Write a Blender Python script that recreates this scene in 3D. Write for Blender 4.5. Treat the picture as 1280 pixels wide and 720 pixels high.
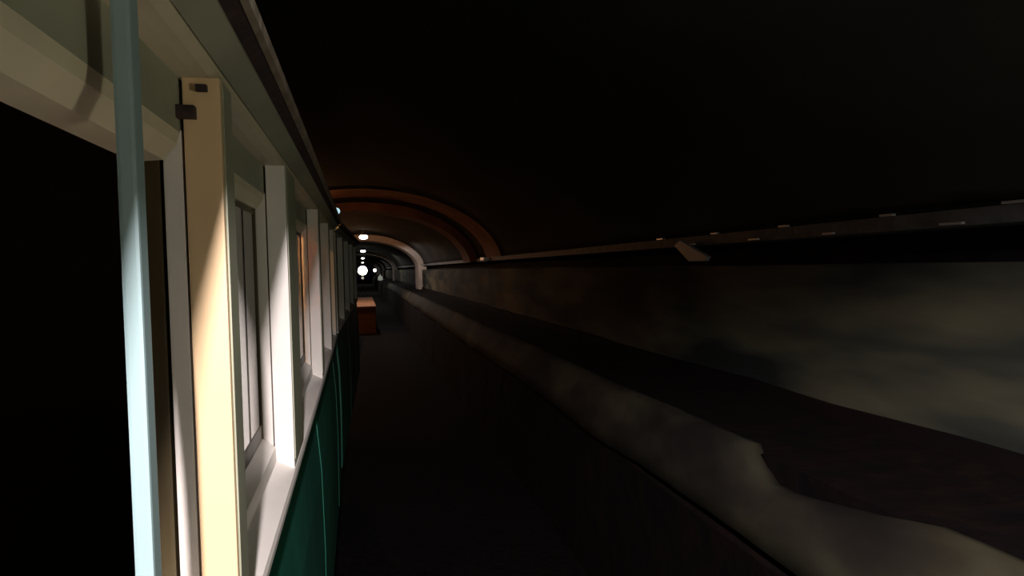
import bpy, bmesh, math, random
from mathutils import Vector, Matrix, noise
random.seed(7)
for o in list(bpy.data.objects): bpy.data.objects.remove(o)
S = bpy.context.scene
C = S.collection
PI = math.pi

# ------------------------------------------------------------------ camera
cam_d = bpy.data.cameras.new('camera'); cam = bpy.data.objects.new('camera', cam_d); C.objects.link(cam)
R = Matrix(((0.97407992, 0.0295965, -0.22425958), (-0.22523424, 0.03519285, -0.97366884), (-0.02092486, 0.9989422, 0.04094679)))
cam.matrix_world = R.to_4x4()
cam_d.sensor_width = 36.0; cam_d.lens = 830.0 / 1280.0 * 36.0
cam_d.clip_start = 0.02; cam_d.clip_end = 500
S.camera = cam

# ------------------------------------------------------------------ world and exposure
w = bpy.data.worlds.new('tunnel_dark'); S.world = w; w.use_nodes = True
bg = w.node_tree.nodes['Background']
bg.inputs[0].default_value = (0.30, 0.20, 0.75, 1); bg.inputs[1].default_value = 0.003
vs = S.view_settings
vs.view_transform = 'Standard'; vs.look = 'None'; vs.gamma = 1; vs.use_curve_mapping = False
vs.exposure = 0.0
S.cycles.use_denoising = True
S.cycles.max_bounces = 6

# strengths of the lamps (W); the fittings themselves are built further down
P_NEAR, P_CROWN, P_WARM, P_CABIN = 1250.0, 240.0, 58.0, 130.0
P_FILL = 75.0

# ------------------------------------------------------------------ materials
def mat(name, col, rough=0.7, col2=None, scale=3.0, bump=0.0, metal=0.0, stretch=(1, 1, 1), lo=0.35, hi=0.65, detail=6, col3=None, scale3=0.6, spec=0.5):
    m = bpy.data.materials.new(name); m.use_nodes = True
    nt = m.node_tree; N = nt.nodes; L = nt.links
    b = N['Principled BSDF']
    b.inputs['Base Color'].default_value = (*col, 1); b.inputs['Roughness'].default_value = rough
    b.inputs['Metallic'].default_value = metal
    b.inputs['Specular IOR Level'].default_value = spec
    if col2:
        tc = N.new('ShaderNodeTexCoord'); mp = N.new('ShaderNodeMapping'); mp.inputs['Scale'].default_value = stretch
        L.new(tc.outputs['Object'], mp.inputs['Vector'])
        n = N.new('ShaderNodeTexNoise'); n.inputs['Scale'].default_value = scale; n.inputs['Detail'].default_value = detail
        L.new(mp.outputs[0], n.inputs['Vector'])
        r = N.new('ShaderNodeValToRGB'); r.color_ramp.elements[0].position = lo; r.color_ramp.elements[1].position = hi
        r.color_ramp.elements[0].color = (*col, 1); r.color_ramp.elements[1].color = (*col2, 1)
        L.new(n.outputs['Fac'], r.inputs[0])
        out = r.outputs[0]
        if col3:
            n3 = N.new('ShaderNodeTexNoise'); n3.inputs['Scale'].default_value = scale3; n3.inputs['Detail'].default_value = 3
            L.new(mp.outputs[0], n3.inputs['Vector'])
            r3 = N.new('ShaderNodeValToRGB'); r3.color_ramp.elements[0].position = 0.42; r3.color_ramp.elements[1].position = 0.62
            L.new(n3.outputs['Fac'], r3.inputs[0])
            mx = N.new('ShaderNodeMix'); mx.data_type = 'RGBA'
            L.new(r3.outputs[0], mx.inputs[0]); L.new(out, mx.inputs[6]); mx.inputs[7].default_value = (*col3, 1)
            out = mx.outputs[2]
        L.new(out, b.inputs['Base Color'])
        if bump:
            bp = N.new('ShaderNodeBump'); bp.inputs['Strength'].default_value = bump; bp.inputs['Distance'].default_value = 0.03
            L.new(n.outputs['Fac'], bp.inputs['Height']); L.new(bp.outputs[0], b.inputs['Normal'])
    return m
def emit(name, col, s):
    m = bpy.data.materials.new(name); m.use_nodes = True
    b = m.node_tree.nodes['Principled BSDF']; b.inputs['Base Color'].default_value = (*col, 1)
    b.inputs['Emission Color'].default_value = (*col, 1); b.inputs['Emission Strength'].default_value = s
    return m
M = {}
M['wall'] = mat('pale_concrete', (0.115, 0.107, 0.070), 0.85, (0.06, 0.057, 0.042), 1.6, 0.35, stretch=(1, .35, 1.6), col3=(0.018, 0.021, 0.022), scale3=1.3, spec=.15)
M['footing'] = mat('black_footing', (0.008, 0.006, 0.008), 0.85, (0.014, 0.008, 0.007), 2.2, 0.5, stretch=(1, .4, 1), spec=0.06)  # near-black band below the pale wall face
M['vault'] = mat('sooty_vault_concrete', (0.065, 0.063, 0.055), 0.9, (0.035, 0.035, 0.035), 0.9, 0.25, stretch=(1, .5, 1), col3=(0.025, 0.025, 0.027), scale3=.35, spec=0.06)
M['leftwall'] = mat('sooty_wall', (0.08, 0.075, 0.065), 0.9, (0.05, 0.05, 0.045), 1.0, 0.25)
M['rib'] = mat('whitewashed_rib', (0.60, 0.55, 0.52), 0.8, (0.42, 0.38, 0.36), 1.5, 0.3)
M['brick_rib'] = mat('reddish_rib', (0.20, 0.085, 0.045), 0.8, (0.10, 0.04, 0.025), 1.2, 0.3)
M['ballast'] = mat('dark_ballast', (0.010, 0.007, 0.007), 0.95, (0.005, 0.004, 0.005), 14, 1.0, spec=0.06)
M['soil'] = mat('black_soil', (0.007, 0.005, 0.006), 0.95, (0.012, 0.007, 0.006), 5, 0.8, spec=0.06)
M['kerb'] = mat('kerb_concrete', (0.080, 0.070, 0.042), 0.85, (0.028, 0.023, 0.016), 2.5, 0.5, stretch=(1, .5, 1), col3=(0.016, 0.013, 0.012), scale3=1.3, spec=.15)
M['tray'] = mat('galvanised_tray', (0.10, 0.10, 0.11), 0.7, (0.05, 0.05, 0.06), 9, 0.2, 0.0)
M['niche'] = mat('near_black_niche', (0.012, 0.010, 0.016), 0.9, (0.02, 0.016, 0.02), 3, 0.3, spec=0.06)
M['cable'] = mat('cable_sheath', (0.02, 0.02, 0.022), 0.9, spec=.05)
M['clip'] = mat('bright_clip', (0.55, 0.55, 0.6), 0.35, metal=0.6)
M['paint'] = mat('cream_white_paint', (0.82, 0.76, 0.72), 0.42, (0.70, 0.65, 0.60), 5, 0.04, lo=.3, hi=.8)
M['warm_lit'] = mat('warm_lit_cream_paint', (0.76, 0.53, 0.31), 0.42, (0.70, 0.48, 0.28), 5, 0.04, lo=.3, hi=.8)  # cream paint with the peach of warm light put into its colour
M['inner'] = mat('warm_grey_paint', (0.74, 0.67, 0.62), 0.5, (0.66, 0.60, 0.56), 5, 0.05)
M['greypaint'] = mat('grey_green_paint', (0.34, 0.34, 0.25), 0.5, (0.27, 0.275, 0.20), 4, 0.05)
M['cornice'] = mat('dull_cream_paint', (0.64, 0.57, 0.40), 0.5, (0.54, 0.48, 0.34), 6, 0.05)
M['gap'] = mat('gap_shade_brown', (0.045, 0.02, 0.018), 0.8, (0.02, 0.012, 0.012), 18, 0.4)  # shade of the gutter gap as a dark brown colour, reused on the brackets
M['lip'] = mat('tan_drip_edge', (0.27, 0.22, 0.16), 0.6, (0.16, 0.12, 0.09), 14, 0.2)
M['roof'] = mat('tarred_roof', (0.035, 0.035, 0.036), 0.85, (0.02, 0.02, 0.02), 6, 0.2)
M['green'] = mat('dark_green_paint', (0.018, 0.15, 0.10), 0.38, (0.012, 0.10, 0.07), 3, 0.06, stretch=(1, 1, .3))
M['wood'] = mat('varnished_brown_wood', (0.075, 0.052, 0.020), 0.45, (0.045, 0.030, 0.010), 5, 0.1, stretch=(4, 4, .5))
M['cabin'] = mat('cabin_lining', (0.20, 0.12, 0.06), 0.6, (0.14, 0.08, 0.04), 4, 0.1)
M['curtain'] = mat('orange_curtain', (0.62, 0.24, 0.07), 0.85, (0.45, 0.16, 0.05), 8, 0.1, stretch=(1, 3, .2))
c_ = M['curtain'].node_tree; tl = c_.nodes.new('ShaderNodeBsdfTranslucent'); tl.inputs[0].default_value = (.75, .30, .09, 1)
mxc = c_.nodes.new('ShaderNodeMixShader'); mxc.inputs[0].default_value = .5
c_.links.new(c_.nodes['Principled BSDF'].outputs[0], mxc.inputs[1]); c_.links.new(tl.outputs[0], mxc.inputs[2]); c_.links.new(mxc.outputs[0], c_.nodes['Material Output'].inputs[0])
M['iron'] = mat('dark_iron', (0.03, 0.026, 0.024), 0.6, (0.05, 0.035, 0.03), 20, 0.2, 0.4)
M['steel'] = mat('rail_steel', (0.25, 0.23, 0.21), 0.35, metal=0.9)
M['platform'] = mat('orange_brown_timber', (0.36, 0.16, 0.06), 0.8, (0.22, 0.09, 0.035), 4, 0.3, stretch=(3, .4, 3))
M['shade'] = mat('enamel_shade', (0.10, 0.11, 0.10), 0.4, metal=0.2)
M['lamp'] = emit('white_lamp_glow', (1.0, 0.93, 0.80), 8)
M['lampb'] = emit('flood_glow', (1.0, 0.90, 0.72), 8)
M['warm'] = emit('amber_glow', (1.0, 0.50, 0.18), 8)
M['dimblue'] = emit('bluish_marker_glow', (0.55, 0.85, 0.95), 0.9)
g = bpy.data.materials.new('window_glass'); g.use_nodes = True
nt = g.node_tree; nt.nodes.remove(nt.nodes['Principled BSDF'])
fr = nt.nodes.new('ShaderNodeFresnel'); fr.inputs[0].default_value = 1.8
ma = nt.nodes.new('ShaderNodeMath'); ma.operation = 'MULTIPLY_ADD'; ma.inputs[1].default_value = .62; ma.inputs[2].default_value = .33
nt.links.new(fr.outputs[0], ma.inputs[0])
gl = nt.nodes.new('ShaderNodeBsdfGlossy'); gl.inputs['Roughness'].default_value = 0.02
tr = nt.nodes.new('ShaderNodeBsdfTransparent'); mx = nt.nodes.new('ShaderNodeMixShader')
nt.links.new(ma.outputs[0], mx.inputs[0]); nt.links.new(tr.outputs[0], mx.inputs[1]); nt.links.new(gl.outputs[0], mx.inputs[2])
nt.links.new(mx.outputs[0], nt.nodes['Material Output'].inputs[0])
M['glass'] = g

# ------------------------------------------------------------------ helpers
def box(bm, x0, x1, y0, y1, z0, z1, bev=0.0):
    r = bmesh.ops.create_cube(bm, size=1)
    vv = r['verts']
    for v in vv:
        v.co = Vector(((x0 + x1) / 2 + v.co.x * abs(x1 - x0), (y0 + y1) / 2 + v.co.y * abs(y1 - y0), (z0 + z1) / 2 + v.co.z * abs(z1 - z0)))
    if bev:
        es = list({e for v in vv for e in v.link_edges})
        bmesh.ops.bevel(bm, geom=es, offset=bev, segments=2, affect='EDGES', profile=0.7)
def prism(bm, pts, y0, y1):
    """closed polygon in (x, z) extruded along y"""
    a = [bm.verts.new((x, y0, z)) for x, z in pts]; b = [bm.verts.new((x, y1, z)) for x, z in pts]
    n = len(pts)
    for i in range(n):
        bm.faces.new((a[i], a[(i + 1) % n], b[(i + 1) % n], b[i]))
    bm.faces.new(a[::-1]); bm.faces.new(b)
def tube(bm, p0, p1, r, seg=10, caps=True):
    p0 = Vector(p0); p1 = Vector(p1); d = p1 - p0
    q = d.to_track_quat('Z', 'Y')
    rings = []
    for p in (p0, p1):
        rings.append([bm.verts.new(p + q @ Vector((r * math.cos(2 * PI * i / seg), r * math.sin(2 * PI * i / seg), 0))) for i in range(seg)])
    for i in range(seg):
        bm.faces.new((rings[0][i], rings[0][(i + 1) % seg], rings[1][(i + 1) % seg], rings[1][i]))
    if caps: bm.faces.new(rings[0][::-1]); bm.faces.new(rings[1])
def lathe(bm, prof, o=(0, 0, 0), axis='z', seg=28):
    """prof: (r, h) pairs"""
    rings = []
    for r, h in prof:
        ring = []
        for i in range(seg):
            a = 2 * PI * i / seg; c, s = math.cos(a) * r, math.sin(a) * r
            p = {'z': (c, s, h), 'y': (c, h, s), 'x': (h, c, s)}[axis]
            ring.append(bm.verts.new(Vector(o) + Vector(p)))
        rings.append(ring)
    for a, b in zip(rings, rings[1:]):
        for i in range(seg):
            bm.faces.new((a[i], a[(i + 1) % seg], b[(i + 1) % seg], b[i]))
    bm.faces.new(rings[0][::-1]); bm.faces.new(rings[-1])
def obj(name, bm, m, parent=None, smooth=False):
    me = bpy.data.meshes.new(name)
    bmesh.ops.remove_doubles(bm, verts=bm.verts, dist=1e-5)
    bmesh.ops.recalc_face_normals(bm, faces=bm.faces)
    bm.to_mesh(me); bm.free(); me.materials.append(m)
    if smooth:
        for p in me.polygons: p.use_smooth = True
    o = bpy.data.objects.new(name, me); C.objects.link(o)
    if parent: o.parent = parent
    return o
def tag(o, label, cat, group=None):
    o['label'] = label; o['category'] = cat
    if group: o['group'] = group
    return o
def thing(name, label, cat, loc=(0, 0, 0), rz=0, group=None):
    o = bpy.data.objects.new(name, None); C.objects.link(o); o.empty_display_size = .2
    o.location = loc; o.rotation_euler = (0, 0, rz)
    return tag(o, label, cat, group)
def struct(name, bm, m, smooth=False):
    o = obj(name, bm, m, None, smooth); o['kind'] = 'structure'; return o
def downlight(name, p, col, watts, parent, size=164, blend=.3, r=.06):
    d = bpy.data.lights.new(name, 'SPOT'); d.energy = watts; d.color = col; d.shadow_soft_size = r
    d.spot_size = math.radians(size); d.spot_blend = blend
    o = bpy.data.objects.new(name, d); C.objects.link(o); o.location = p; o.parent = parent
    return o
def light(name, p, col, watts, parent, r=0.08):
    d = bpy.data.lights.new(name, 'POINT'); d.energy = watts; d.color = col; d.shadow_soft_size = r
    o = bpy.data.objects.new(name, d); C.objects.link(o); o.location = p; o.parent = parent
    return o

# ------------------------------------------------------------------ tunnel
GZ = -2.85                              # trackbed below the camera
def px(y): return 0.0054 * max(y, 0)    # the bore drifts gently right and downhill
def pz(y): return -0.0095 * max(y, 0)
YS = [-16 + 1.0 * i for i in range(56)] + [40 + 4 * i for i in range(1, 40)]
def sweep(prof, ys=YS, wob=0.0, closed=False):
    bm = bmesh.new(); rows = []
    for y in ys:
        row = []
        for x, z in prof:
            d = noise.noise(Vector((x * 1.3, y * .7, z * 1.3))) * wob if wob else 0
            row.append(bm.verts.new((x + px(y) + d, y, z + pz(y) + d * .6)))
        rows.append(row)
    n = len(prof)
    for a, b in zip(rows, rows[1:]):
        for i in range(n if closed else n - 1):
            bm.faces.new((a[i], a[(i + 1) % n], b[(i + 1) % n], b[i]))
    if closed: bm.faces.new(rows[0][::-1]); bm.faces.new(rows[-1])
    return bm
A, B = 3.34, 1.92
def arch(a=A, b=B, t0=0.0, t1=PI, n=40):
    return [(a * math.cos(t0 + (t1 - t0) * i / n), b * math.sin(t0 + (t1 - t0) * i / n)) for i in range(n + 1)]
tmin = math.asin(0.27 / B)
inner_arch = arch(t0=tmin, t1=PI - tmin)
outer_arch = arch(A + .5, B + .5, tmin, PI - tmin)
struct('ceiling', sweep(inner_arch + outer_arch[::-1], wob=0.03, closed=True), M['vault'], True)
# right wall: pale upper face, near-black niche over it
struct('wall_right', sweep([(3.2, -.035), (3.2, -.3), (3.2, -.6), (3.2, -1.0), (3.9, -1.0), (3.9, -.035)], wob=0.03, closed=True), M['wall'])
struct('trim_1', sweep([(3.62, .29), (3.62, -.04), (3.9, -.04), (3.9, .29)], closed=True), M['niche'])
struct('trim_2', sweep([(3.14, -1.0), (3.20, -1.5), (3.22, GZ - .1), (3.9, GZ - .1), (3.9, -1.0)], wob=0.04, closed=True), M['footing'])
struct('wall_left', sweep([(-3.3, .32), (-3.3, GZ - .1), (-3.9, GZ - .1), (-3.9, .32)], wob=0.03, closed=True), M['leftwall'])
struct('floor', sweep([(-3.6, GZ), (-1.8, GZ), (0, GZ), (1.9, GZ), (3.6, GZ), (3.6, GZ - .3), (-3.6, GZ - .3)], closed=True), M['ballast'])
# bench along the right wall: black soil top, broken pale kerb, dark face
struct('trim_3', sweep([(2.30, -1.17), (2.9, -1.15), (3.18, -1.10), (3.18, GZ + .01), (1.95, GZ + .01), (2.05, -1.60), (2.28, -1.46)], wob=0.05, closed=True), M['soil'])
bm = bmesh.new(); rows = []
y = -16.0; ks = []
while y < 60: ks.append(y); y += 0.15 if -1 < y < 14 else 1.0
for y in ks:
    n1 = noise.noise(Vector((y * .9, 1.7, 0))) * .035 + noise.noise(Vector((y * 4.3, 5.7, 0))) * .012
    cut = 0.0
    if 2.3 < y < 3.5: cut = .15 * min(1, (3.5 - y) / .08) * min(1, max(0.0, (y - 2.3) / .9)) ** .8
    zt = -1.115 - cut + n1 * .4
    n2 = noise.noise(Vector((y * .7, 9.7, 0))) * .05
    sx = px(y)
    rows.append([bm.verts.new(p) for p in ((2.30 - cut * .5 + n1 + sx, y, zt + pz(y)), (2.22 - cut * .4 + n1 + sx, y, zt - .03 + pz(y)), (2.08 + n1 * .6 + sx, y, -1.40 + n2 + pz(y)), (2.02 + n1 * .6 + sx, y, -1.53 + n2 + pz(y)), (2.36 + sx, y, -1.58 + pz(y)), (2.36 - cut * .5 + sx, y, zt - .01 + pz(y)))])
for a, b in zip(rows, rows[1:]):
    for i in range(6): bm.faces.new((a[i], a[(i + 1) % 6], b[(i + 1) % 6], b[i]))
bm.faces.new(rows[0][::-1]); bm.faces.new(rows[-1])
struct('trim_4', bm, M['kerb'], True)

def rib(n, y, depth, m, inset=.14, legs=True):
    bm = bmesh.new()
    pi_ = [(A - inset, GZ)] + arch(A - inset, B - inset, 0.0, PI, 48) + [(-A + inset, GZ)]
    po = [(A + .1, GZ)] + arch(A + .1, B + .1, 0.0, PI, 48) + [(-A - .1, GZ)]
    if not legs:
        pi_ = arch(A - inset, B - inset, .1, PI - .1, 48); po = arch(A + .1, B + .1, .1, PI - .1, 48)
    grid = []
    for yy in (y, y + depth):
        grid.append(([bm.verts.new((x + px(y), yy, z + pz(y))) for x, z in pi_], [bm.verts.new((x + px(y), yy, z + pz(y))) for x, z in po]))
    k = len(pi_)
    (a, b), (c, d) = grid
    for i in range(k - 1):
        bm.faces.new((a[i], a[i + 1], b[i + 1], b[i])); bm.faces.new((c[i], d[i], d[i + 1], c[i + 1]))
        bm.faces.new((a[i], c[i], c[i + 1], a[i + 1])); bm.faces.new((b[i], b[i + 1], d[i + 1], d[i]))
    for i in (0, k - 1): bm.faces.new((a[i], b[i], d[i], c[i]))
    return struct('trim_%d' % n, bm, m)
rib(5, 15.5, 1.9, M['brick_rib'], .07, False)
rib(6, 19.2, 1.3, M['brick_rib'], .24, False)
rib(7, 36.6, 2.4, M['rib'], .32)
for i, yy in enumerate((68, 105, 150)): rib(8 + i, yy, 1.5, M['rib'], .3)

# cable tray with cables on the right wall
t = thing('cable_tray', 'grey cable tray running along the right wall above the dark niche', 'cable tray', (3.3, -16, .2))
def loc_sweep(prof, ys, org):
    b = sweep(prof, ys, closed=True)
    for v in b.verts: v.co -= Vector(org)
    return b
O = (3.3, -16, .2)
obj('tray_channel', loc_sweep([(3.23, .17), (3.62, .17), (3.62, .27), (3.60, .27), (3.60, .185), (3.245, .185), (3.245, .262), (3.23, .262)], YS, O), M['tray'], t)
for xx, rr in ((3.27, .018), (3.325, .022), (3.38, .018)):
    bm = bmesh.new(); rows = []
    for y in YS:
        sag = .012 * math.sin(y * 2.1 + xx * 40)
        rows.append([bm.verts.new((xx + px(y) + rr * math.cos(k * PI / 4), y, .262 + rr + sag * .3 + pz(y) + rr * math.sin(k * PI / 4))) for k in range(8)])
    for a, b in zip(rows, rows[1:]):
        for i in range(8): bm.faces.new((a[i], a[(i + 1) % 8], b[(i + 1) % 8], b[i]))
    for v in bm.verts: v.co -= Vector(O)
    obj('cable', bm, M['cable'], t, True)
y = 2.2; k = 0
while y < 7:
    bm = bmesh.new(); zz = .27 if k % 2 else .185
    L_ = .10 + .08 * random.random()
    box(bm, 3.205 + px(y), 3.235 + px(y), y, y + L_, zz - .008 + pz(y), zz + .006 + pz(y), .002)
    for v in bm.verts: v.co -= Vector(O)
    obj('cable_clip', bm, M['clip'], t); y += .36 + .35 * random.random(); k += 1
for y in (17.5, 36.0):
    bm = bmesh.new(); box(bm, 3.08 + px(y), 3.24 + px(y), y - .5, y, .19 + pz(y), .27 + pz(y), .01)
    for v in bm.verts: v.co -= Vector(O)
    obj('joint_plate', bm, M['clip'], t)
# the pale gusset on the ledge
bm = bmesh.new()
pts = [(6.25, .12), (6.12, .17), (5.98, .12), (5.6, .0), (5.65, -.040), (5.95, -.040)]
a = [bm.verts.new((3.15, y, z)) for y, z in pts[::1]]; b = [bm.verts.new((3.195, y, z)) for y, z in pts]
for i in range(6): bm.faces.new((a[i], a[(i + 1) % 6], b[(i + 1) % 6], b[i]))
bm.faces.new(a[::-1]); bm.faces.new(b)
gz = obj('wall_bracket', bm, mat('bracket_grey', (0.30, 0.30, 0.36), .5)); tag(gz, 'small pale grey wedge-shaped bracket on the ledge of the right wall', 'bracket')

# ------------------------------------------------------------------ lamps
def crown_lamp(y, label, watts, col=(1.0, .93, .86), x=None, z=None, fill=M['lamp'], w=.26, down=False):
    x = px(y) + .10 if x is None else x
    z = 1.64 + pz(y) if z is None else z
    t = thing('tunnel_lamp', label, 'lamp', (x, y, z), 0, 'lamps hung along the crown of the tunnel')
    bm = bmesh.new(); lathe(bm, [(.03, .30), (.05, .20), (w * .9, .10), (w, .06), (w * .97, .05), (w * .85, .085), (.05, .17)], seg=24)
    obj('lamp_shade', bm, M['shade'], t, True)
    bm = bmesh.new(); lathe(bm, [(.03, .10), (w * .6, .06), (w * .82, -.02), (w * .7, -.10), (w * .3, -.14), (.02, -.145)], seg=20)
    obj('diffuser', bm, fill, t, True)
    bm = bmesh.new(); tube(bm, (0, 0, .28), (0, 0, B - 1.64 + .02), .015); obj('hanger', bm, M['iron'], t)
    downlight('lamp_light', (0, 0, -.22), col, watts, t, 161 if down else 178, .3 if down else .1, .05)
    return t
crown_lamp(33, 'large bright oval lamp under the crown, highest of the row down the tunnel', P_CROWN)
crown_lamp(57, 'small bright lamp under the crown, second highest of the row', P_CROWN)
crown_lamp(91, 'small bright lamp third from the top of the row down the tunnel', P_CROWN)
crown_lamp(140, 'tiny bright lamp lowest of the row, just above the big round light', P_CROWN)
# unseen lamp assumed just behind the photographer that lights the side of the train
assumed_lamp = crown_lamp(-1.9, 'assumed crown lamp, unseen behind the camera, lighting the carriage side', P_NEAR, (1.0, .93, .93), .075, 1.56, down=True)
del assumed_lamp['group']

t = thing('floodlight', 'big round glaring white floodlight on a stand far down the tunnel', 'floodlight', (.55 * 70 / 70, 72, GZ + pz(72)))
H = -.0095 * 72 - (GZ + pz(72)) - .02
bm = bmesh.new(); lathe(bm, [(.05, .35), (.3, .3), (.50, .06), (.52, 0.0), (.50, .0)], (-.14, 0, H), 'y'); obj('housing', bm, M['shade'], t, True)
bm = bmesh.new(); lathe(bm, [(.49, -.01), (.35, -.06), (.02, -.08)], (-.14, 0, H), 'y'); obj('lens', bm, M['lampb'], t, True)
bm = bmesh.new(); tube(bm, (-.14, .2, .7), (-.14, .2, H - .3), .04); obj('pole', bm, M['iron'], t)
for k in range(3):
    a = 2 * PI * k / 3 + .5
    bm = bmesh.new(); tube(bm, (-.14, .2, 1.0), (-.14 + .6 * math.cos(a), .2 + .6 * math.sin(a), .02), .03); obj('leg', bm, M['iron'], t)
bm = bmesh.new(); tube(bm, (.3, .1, H), (1.15, .1, H), .05); box(bm, .9, 1.3, 0, .2, H - .12, H + .12, .03); 
obj('side_arm', bm, M['iron'], t)
bm = bmesh.new(); lathe(bm, [(.16, -.01), (.1, -.04), (.01, -.05)], (1.12, 0, H), 'y'); obj('side_lens', bm, M['lampb'], t, True)
bm = bmesh.new(); lathe(bm, [(.12, -.02), (.01, -.04)], (-.16, 0, H - .78), 'y'); box(bm, -.28, -.04, 0, .12, H - .9, H - .66, .02)
obj('lamp_reflection', bm, emit('dim_reflection_glow', (.8, .75, .6), .5), t)  # glowing disc and box stand in for the big light's reflection below it
t2 = thing('wall_light', 'faint grey lantern standing right of the big round light', 'lantern', (1.98, 64, -2.6 + pz(64)))
bm = bmesh.new(); tube(bm, (0, 0, -.25), (0, 0, 1.62), .05); obj('post', bm, M['iron'], t2)
bm = bmesh.new(); lathe(bm, [(.08, 1.6), (.25, 1.66), (.22, 1.95), (.05, 2.1), (.02, 2.2)], seg=14); obj('lantern_head', bm, emit('faint_lantern', (.6, .65, .55), .22), t2, True)

def added_warm_lamp(y, label, watts, x=-2.45, z=.98):
    t = thing('unseen_lamp', label, 'lamp', (x, y, z), 0)
    bm = bmesh.new(); box(bm, (-.62 if x < -2.2 else -.85), -.12, -.05, .05, .02, .08, .01); obj('bracket', bm, M['iron'], t)
    bm = bmesh.new(); lathe(bm, [(.03, .14), (.14, .06), (.16, .02), (.02, .03)], seg=20); obj('lamp_shade', bm, M['shade'], t, True)
    bm = bmesh.new(); lathe(bm, [(.03, .02), (.07, -.03), (.06, -.09), (.02, -.12)], seg=16); obj('bulb', bm, M['warm'], t, True)
    light('lamp_light', (0, 0, -.2), (1.0, .42, .14), watts, t, .05)
added_warm_lamp(16.0, 'unseen amber lamp added on the left tunnel wall, hidden behind the train', P_WARM, -1.95, 1.18)  # added out of sight to turn the nearer arches orange
added_warm_lamp(30.3, 'unseen amber lamp added further on, beyond the end of the train', P_WARM * 4.6)  # added out of sight to light the timber platform

t = thing('unseen_lamp', 'unseen fill lamp with a pale globe, added low by the right wall behind the camera', 'lamp', (3.1, -1.5, -.5))  # added out of view as fill light for the carriage side
bm = bmesh.new(); box(bm, -.10, .10, -.06, .06, -.04, .04, .01); obj('bracket', bm, M['iron'], t)
bm = bmesh.new(); lathe(bm, [(.02, -.10), (.10, -.13), (.11, -.22), (.07, -.32), (.02, -.34)], (-.1, 0, .08), 'x', 18); obj('globe', bm, emit('pale_green_glow', (.8, .95, .7), 6), t, True)
light('lamp_light', (-.60, 0, 0), (.95, .93, .70), P_FILL, t, .2)

# low timber loading platform beyond the train
t = thing('loading_platform', 'low orange-brown timber platform on the trackbed past the train end', 'platform', (0, 30.5, GZ + pz(35)))
bm = bmesh.new(); box(bm, -.75, .72, 0, 8.4, 1.20, 1.27, .01); obj('deck', bm, M['platform'], t)
for yy in (.12, 2.7, 5.4, 8.1):
    for xx in (-.65, .62):
        bm = bmesh.new(); box(bm, xx - .07, xx + .07, yy, yy + .14, 0, 1.20, .01); obj('leg', bm, M['platform'], t)
bm = bmesh.new(); box(bm, -.73, .70, .02, .09, .05, 1.19, .01); obj('skirt_board', bm, M['platform'], t)

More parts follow.
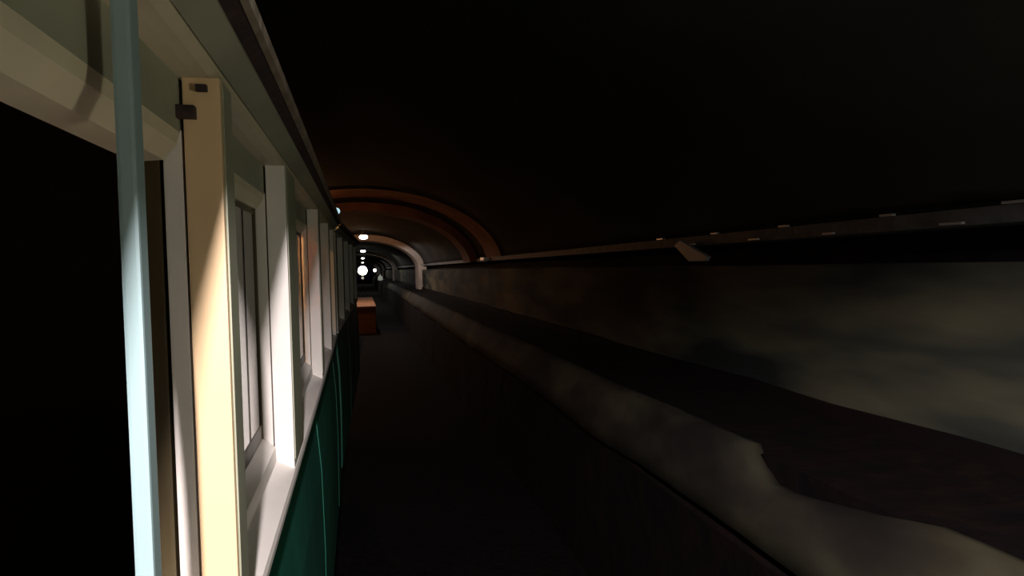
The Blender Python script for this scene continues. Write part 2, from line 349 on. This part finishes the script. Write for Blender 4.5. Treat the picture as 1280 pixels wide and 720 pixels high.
# ------------------------------------------------------------------ train
CX = -1.52      # carriage centre line; the near side is +x
def carriage(name, label, y0, y1, posts, rz, org, group, first):
    """posts: list of (ya, yb) pillars; the bays between them are windows"""
    T = thing(name, label, 'train carriage', (org[0], org[1], GZ + pz(0) + .16), rz, group)
    OX, OY, OZ = org[0], org[1], GZ + .16
    def part(n, bm, m, p=T, smooth=False):
        for v in bm.verts: v.co -= Vector((OX, OY, OZ))
        return obj(n, bm, m, p, smooth)
    def mir(pts, s): return pts if s > 0 else [(2 * CX - x, z) for x, z in pts]
    def bx(bm, x0, x1, a, b, z0, z1, s, bev=0):
        if s < 0: x0, x1 = 2 * CX - x1, 2 * CX - x0
        box(bm, x0, x1, a, b, z0, z1, bev)
    for s in (1, -1):
        # long timbers of the side
        bm = bmesh.new(); prism(bm, mir([(-.232, -.655), (-.206, -1.0), (-.200, -1.4), (-.208, -1.95), (-.25, -1.95), (-.26, -.655)], s), y0, y1)
        part('side_panel', bm, M['green'])
        bm = bmesh.new(); prism(bm, mir([(-.262, -.600), (-.208, -.628), (-.204, -.640), (-.204, -.654), (-.33, -.654), (-.33, -.600)], s), y0, y1)
        part('sill_rail', bm, M['paint'])
        bm = bmesh.new(); prism(bm, mir([(-.33, .222), (-.272, .216), (-.272, .303), (-.33, .303)], s), y0, y1)
        part('frieze_board', bm, M['greypaint'])
        bm = bmesh.new(); prism(bm, mir([(-.33, .303), (-.245, .303), (-.225, .306), (-.212, .314), (-.208, .330), (-.22, .345), (-.33, .36)], s), y0, y1)
        part('cornice_moulding', bm, M['cornice'])
        bm = bmesh.new(); prism(bm, mir([(-.208, .318), (-.170, .346), (-.172, .362), (-.25, .372)], s), y0, y1)
        part('fascia_board', bm, M['greypaint'])
        bm = bmesh.new(); prism(bm, mir([(-.172, .352), (-.152, .368), (-.155, .40), (-.20, .40)], s), y0, y1)
        part('gutter_gap_shade', bm, M['gap'])  # dark strip in place of the shadow between fascia and drip edge
        bm = bmesh.new(); prism(bm, mir([(-.151, .372), (-.141, .378), (-.141, .402), (-.151, .402)], s), y0, y1)
        part('drip_edge', bm, M['lip'])
        # vertical battens on the panel
        yy = y0 + .04
        while yy < y1:
            bm = bmesh.new()
            prism(bm, mir([(-.240, -.656), (-.229, -.656), (-.2035, -1.0), (-.1975, -1.4), (-.2055, -1.94), (-.208, -1.94), (-.200, -1.4), (-.206, -1.0)], s), yy, yy + .035)
            part('batten', bm, M['green']); yy += 2.1
        for (a, b) in posts:
            bm = bmesh.new(); bx(bm, -.266, -.210, a, b, -.632, .304, s, .003)
            p = part('window_post', bm, M['warm_lit'] if abs(a - 1.16) < .01 else M['paint'])
            bm = bmesh.new(); bx(bm, -.2095, -.2065, a + .012, b - .008, -.60, .300, s)
            q = part('cover_strip', bm, M['greypaint'], p)
            bm = bmesh.new(); bx(bm, -.299, -.270, a + .004, b - .004, -.60, .22, s, .002)
            part('inner_post', bm, M['inner'])
        for (a, b) in posts:
            bm = bmesh.new(); bx(bm, -.350, -.305, a + .006, b - .006, -.60, .22, s, .002); part('inner_stile', bm, M['wood'])
        bays = [(p[1], q[0]) for p, q in zip(posts, posts[1:])]
        for i, (a, b) in enumerate(bays):
            if b - a < .2: continue
            openbay = first and s > 0 and a < 0 < b
            bm = bmesh.new(); prism(bm, mir([(-.335, -.525), (-.300, -.527), (-.264, -.556), (-.262, -.600), (-.335, -.602)], s), a, b)
            part('window_sill', bm, M['paint'])
            hb = bmesh.new(); prism(hb, mir([(-.34, .168), (-.296, .172), (-.276, .198), (-.272, .218), (-.34, .222)], s), a, b); part('window_head', hb, M['cornice'])
            if openbay: continue
            st = .014
            bm = bmesh.new()
            bx(bm, -.325, -.297, a + .002, a + st, -.525, .216, s, .002); bx(bm, -.325, -.297, b - st, b - .006, -.525, .216, s, .002)
            bx(bm, -.325, -.300, a + st, b - st, .155, .167, s, .002); bx(bm, -.325, -.300, a + st, b - st, -.525, -.48, s, .002)
            fr_ = part('window_frame', bm, M['wood'])
            bm = bmesh.new(); bx(bm, -.304, -.302, a + st, b - st, -.48, .156, s)
            part('window_pane', bm, M['glass'], fr_)
            if s > 0 and a > 2.0:
                bm = bmesh.new(); n = 26; L_ = min(.42, (b - a) * .4); rows = []
                for k in range(n + 1):
                    yy = b - .02 - L_ * k / n; xx = -.40 + .018 * math.sin(k * 1.7)
                    rows.append([bm.verts.new((xx, yy, -.5)), bm.verts.new((xx, yy, .2)), bm.verts.new((xx - .004, yy, .2)), bm.verts.new((xx - .004, yy, -.5))])
                for r0, r1 in zip(rows, rows[1:]):
                    for k in range(4): bm.faces.new((r0[k], r0[(k + 1) % 4], r1[(k + 1) % 4], r1[k]))
                bm.faces.new(rows[0]); bm.faces.new(rows[-1][::-1])
                part('curtain', bm, M['curtain'], T, True)
        # lining below the windows inside
        bm = bmesh.new(); bx(bm, -.36, -.335, y0 + .05, y1 - .05, -1.75, -.53, s); part('inner_lining', bm, M['cabin'])
    # roof with thickness
    hw = CX + .150; ro = []; ri = []
    W_ = -CX - .152
    for k in range(25):
        u = -1 + 2 * k / 24
        ro.append((CX + u * W_, .402 + .36 * (1 - abs(u) ** 2.2)))
        ri.append((CX + u * (W_ - .05), .372 + .34 * (1 - abs(u) ** 2.2)))
    bm = bmesh.new(); prism(bm, ro + ri[::-1], y0 - .05, y1 + .05); part('roof', bm, M['roof'])
    for yy in (y0, y1 - .05):
        bm = bmesh.new(); prism(bm, [(-.335, -1.9)] + [(-.335, .36)] + [(x, z - .01) for x, z in ri[::-1] if -.335 > x > 2 * CX + .335] + [(2 * CX + .335, .36), (2 * CX + .335, -1.9)], yy, yy + .05)
        part('end_wall', bm, M['green'])
    bm = bmesh.new(); box(bm, 2 * CX + .26, -.26, y0, y1, -1.95, -1.85); part('carriage_floor', bm, M['cabin'])
    bm = bmesh.new(); box(bm, CX - .9, CX - .7, y0 + .1, y1 - .1, -2.2, -1.95, .01); box(bm, CX + .7, CX + .9, y0 + .1, y1 - .1, -2.2, -1.95, .01)
    part('underframe', bm, M['iron'])
    for yy in (y0 + 1.2, y0 + 2.4, y1 - 2.4, y1 - 1.2):
        for xx in (CX - .72, CX + .72):
            bm = bmesh.new(); lathe(bm, [(.05, -.07), (.33, -.06), (.33, .05), (.36, .06), (.36, .08), (.05, .09)] if xx < CX else [(.05, .07), (.33, .06), (.33, -.05), (.36, -.06), (.36, -.08), (.05, -.09)], (xx, yy, GZ + .16 + .34), 'x', 24)
            part('wheel', bm, M['iron'])
        bm = bmesh.new(); tube(bm, (CX - .8, yy, GZ + .5), (CX + .8, yy, GZ + .5), .06); part('axle', bm, M['iron'])
    for yc in (y0 + 1.8, y1 - 1.8):
        bm = bmesh.new()
        for xx in (CX - .88, CX + .88): box(bm, xx - .04, xx + .04, yc - .95, yc + .95, GZ + .46, GZ + .66, .01)
        box(bm, CX - .88, CX + .88, yc - .12, yc + .12, GZ + .50, -2.19, .01)
        part('bogie_frame', bm, M['iron'])
    return T, part
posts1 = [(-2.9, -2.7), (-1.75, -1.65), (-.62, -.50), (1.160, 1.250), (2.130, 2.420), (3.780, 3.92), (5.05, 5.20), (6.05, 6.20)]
T1, part1 = carriage('railway_carriage', 'nearest carriage with lit cream window posts and dark green lower side', -3.0, 6.25, posts1, 0, (-1.52, 1.6), 'carriages of the train', True)
# dark brackets at the top of the nearest post
bm = bmesh.new(); box(bm, -.276, -.245, 1.140, 1.160, .236, .256, .002); part1('post_bracket', bm, M['gap'])
bm = bmesh.new(); box(bm, -.244, -.227, 1.148, 1.160, .280, .291, .002); part1('post_bracket', bm, M['gap'])
# the upright of the photographer's own lowered window
bm = bmesh.new(); box(bm, -.241, -.222, .765, .795, -.62, .303, .004)
part1('sash_upright', bm, mat('pale_blue_paint', (.27, .37, .38), .45))
bm = bmesh.new(); ru = [(CX + u / 12 * (-CX - .345), .372 + .34 * (1 - abs(u / 12 * (-CX - .345) / (-CX - .202)) ** 2.2)) for u in range(12, -13, -1)]; prism(bm, [(-.345, -1.84)] + ru + [(2 * CX + .345, -1.84)], 2.62, 2.66); part1('light_baffle', bm, M['cabin'])  # added cross wall that keeps cabin light from the near compartment
# unseen lamp assumed inside, as source of the orange window light
bm = bmesh.new(); lathe(bm, [(.03, .70), (.12, .66), (.10, .60), (.02, .58)], (CX, 3.9, 0), seg=20)
cl = part1('assumed_ceiling_lamp', bm, M['warm'], T1, True)
light('assumed_cabin_light', (.6, 3.6 - 1.6, .40 - (GZ + .16)), (1.0, .50, .18), P_CABIN * 6, T1, .06)

posts2 = [(6.55, 6.70), (7.75, 7.90), (9.15, 9.30), (10.6, 10.75), (12.2, 12.4)]
T2, part2 = carriage('railway_carriage', 'second carriage ahead, its dim window posts bending to the right', 6.5, 12.45, posts2, math.radians(0), (-1.52, 9.4), 'carriages of the train', False)
ang = math.radians(-1.7)
# swing about the near corner of the coupling
piv = Vector((-.2, 6.5, 0)); v = Vector((T2.location.x, T2.location.y, 0)) - piv
v.rotate(Matrix.Rotation(ang, 3, 'Z')); T2.location.x = piv.x + v.x; T2.location.y = piv.y + v.y; T2.rotation_euler.z = ang
bm = bmesh.new(); lathe(bm, [(.005, -.035), (.028, -.025), (.033, 0), (.03, .03)], (-.185, 6.47, .50), 'y', 16); box(bm, -.25, -.19, 6.48, 6.50, .38, .51, .005)
part2('marker_lamp', bm, M['dimblue'])
bm = bmesh.new(); tube(bm, (CX, 6.15, -2.1), (CX, 6.49, -2.1), .05); cp = part1('coupling', bm, M['iron'])

# track
for xx, nm in ((CX - .72, 'left'), (CX + .72, 'right')):
    bm = bmesh.new(); rows = []
    d = (math.cos(ang), math.sin(ang))
    for y in (-15, 5.0, 6.5, 13.0, 29.0):
        x = xx + (y - 6.5) * math.tan(-ang) * (1 if y > 6.5 else 0)
        rows.append([bm.verts.new((x + a_, y, GZ + b_)) for a_, b_ in ((-.06, 0), (.06, 0), (.06, .02), (.015, .03), (.015, .12), (.033, .13), (.03, .158), (-.03, .158), (-.033, .13), (-.015, .12), (-.015, .03), (-.06, .02))])
    for r0, r1 in zip(rows, rows[1:]):
        for k in range(12): bm.faces.new((r0[k], r0[(k + 1) % 12], r1[(k + 1) % 12], r1[k]))
    bm.faces.new(rows[0][::-1]); bm.faces.new(rows[-1])
    r_ = obj('rail', bm, M['steel']); tag(r_, 'steel rail on the trackbed under the %s wheels of the train' % nm, 'rail', 'rails of the track')
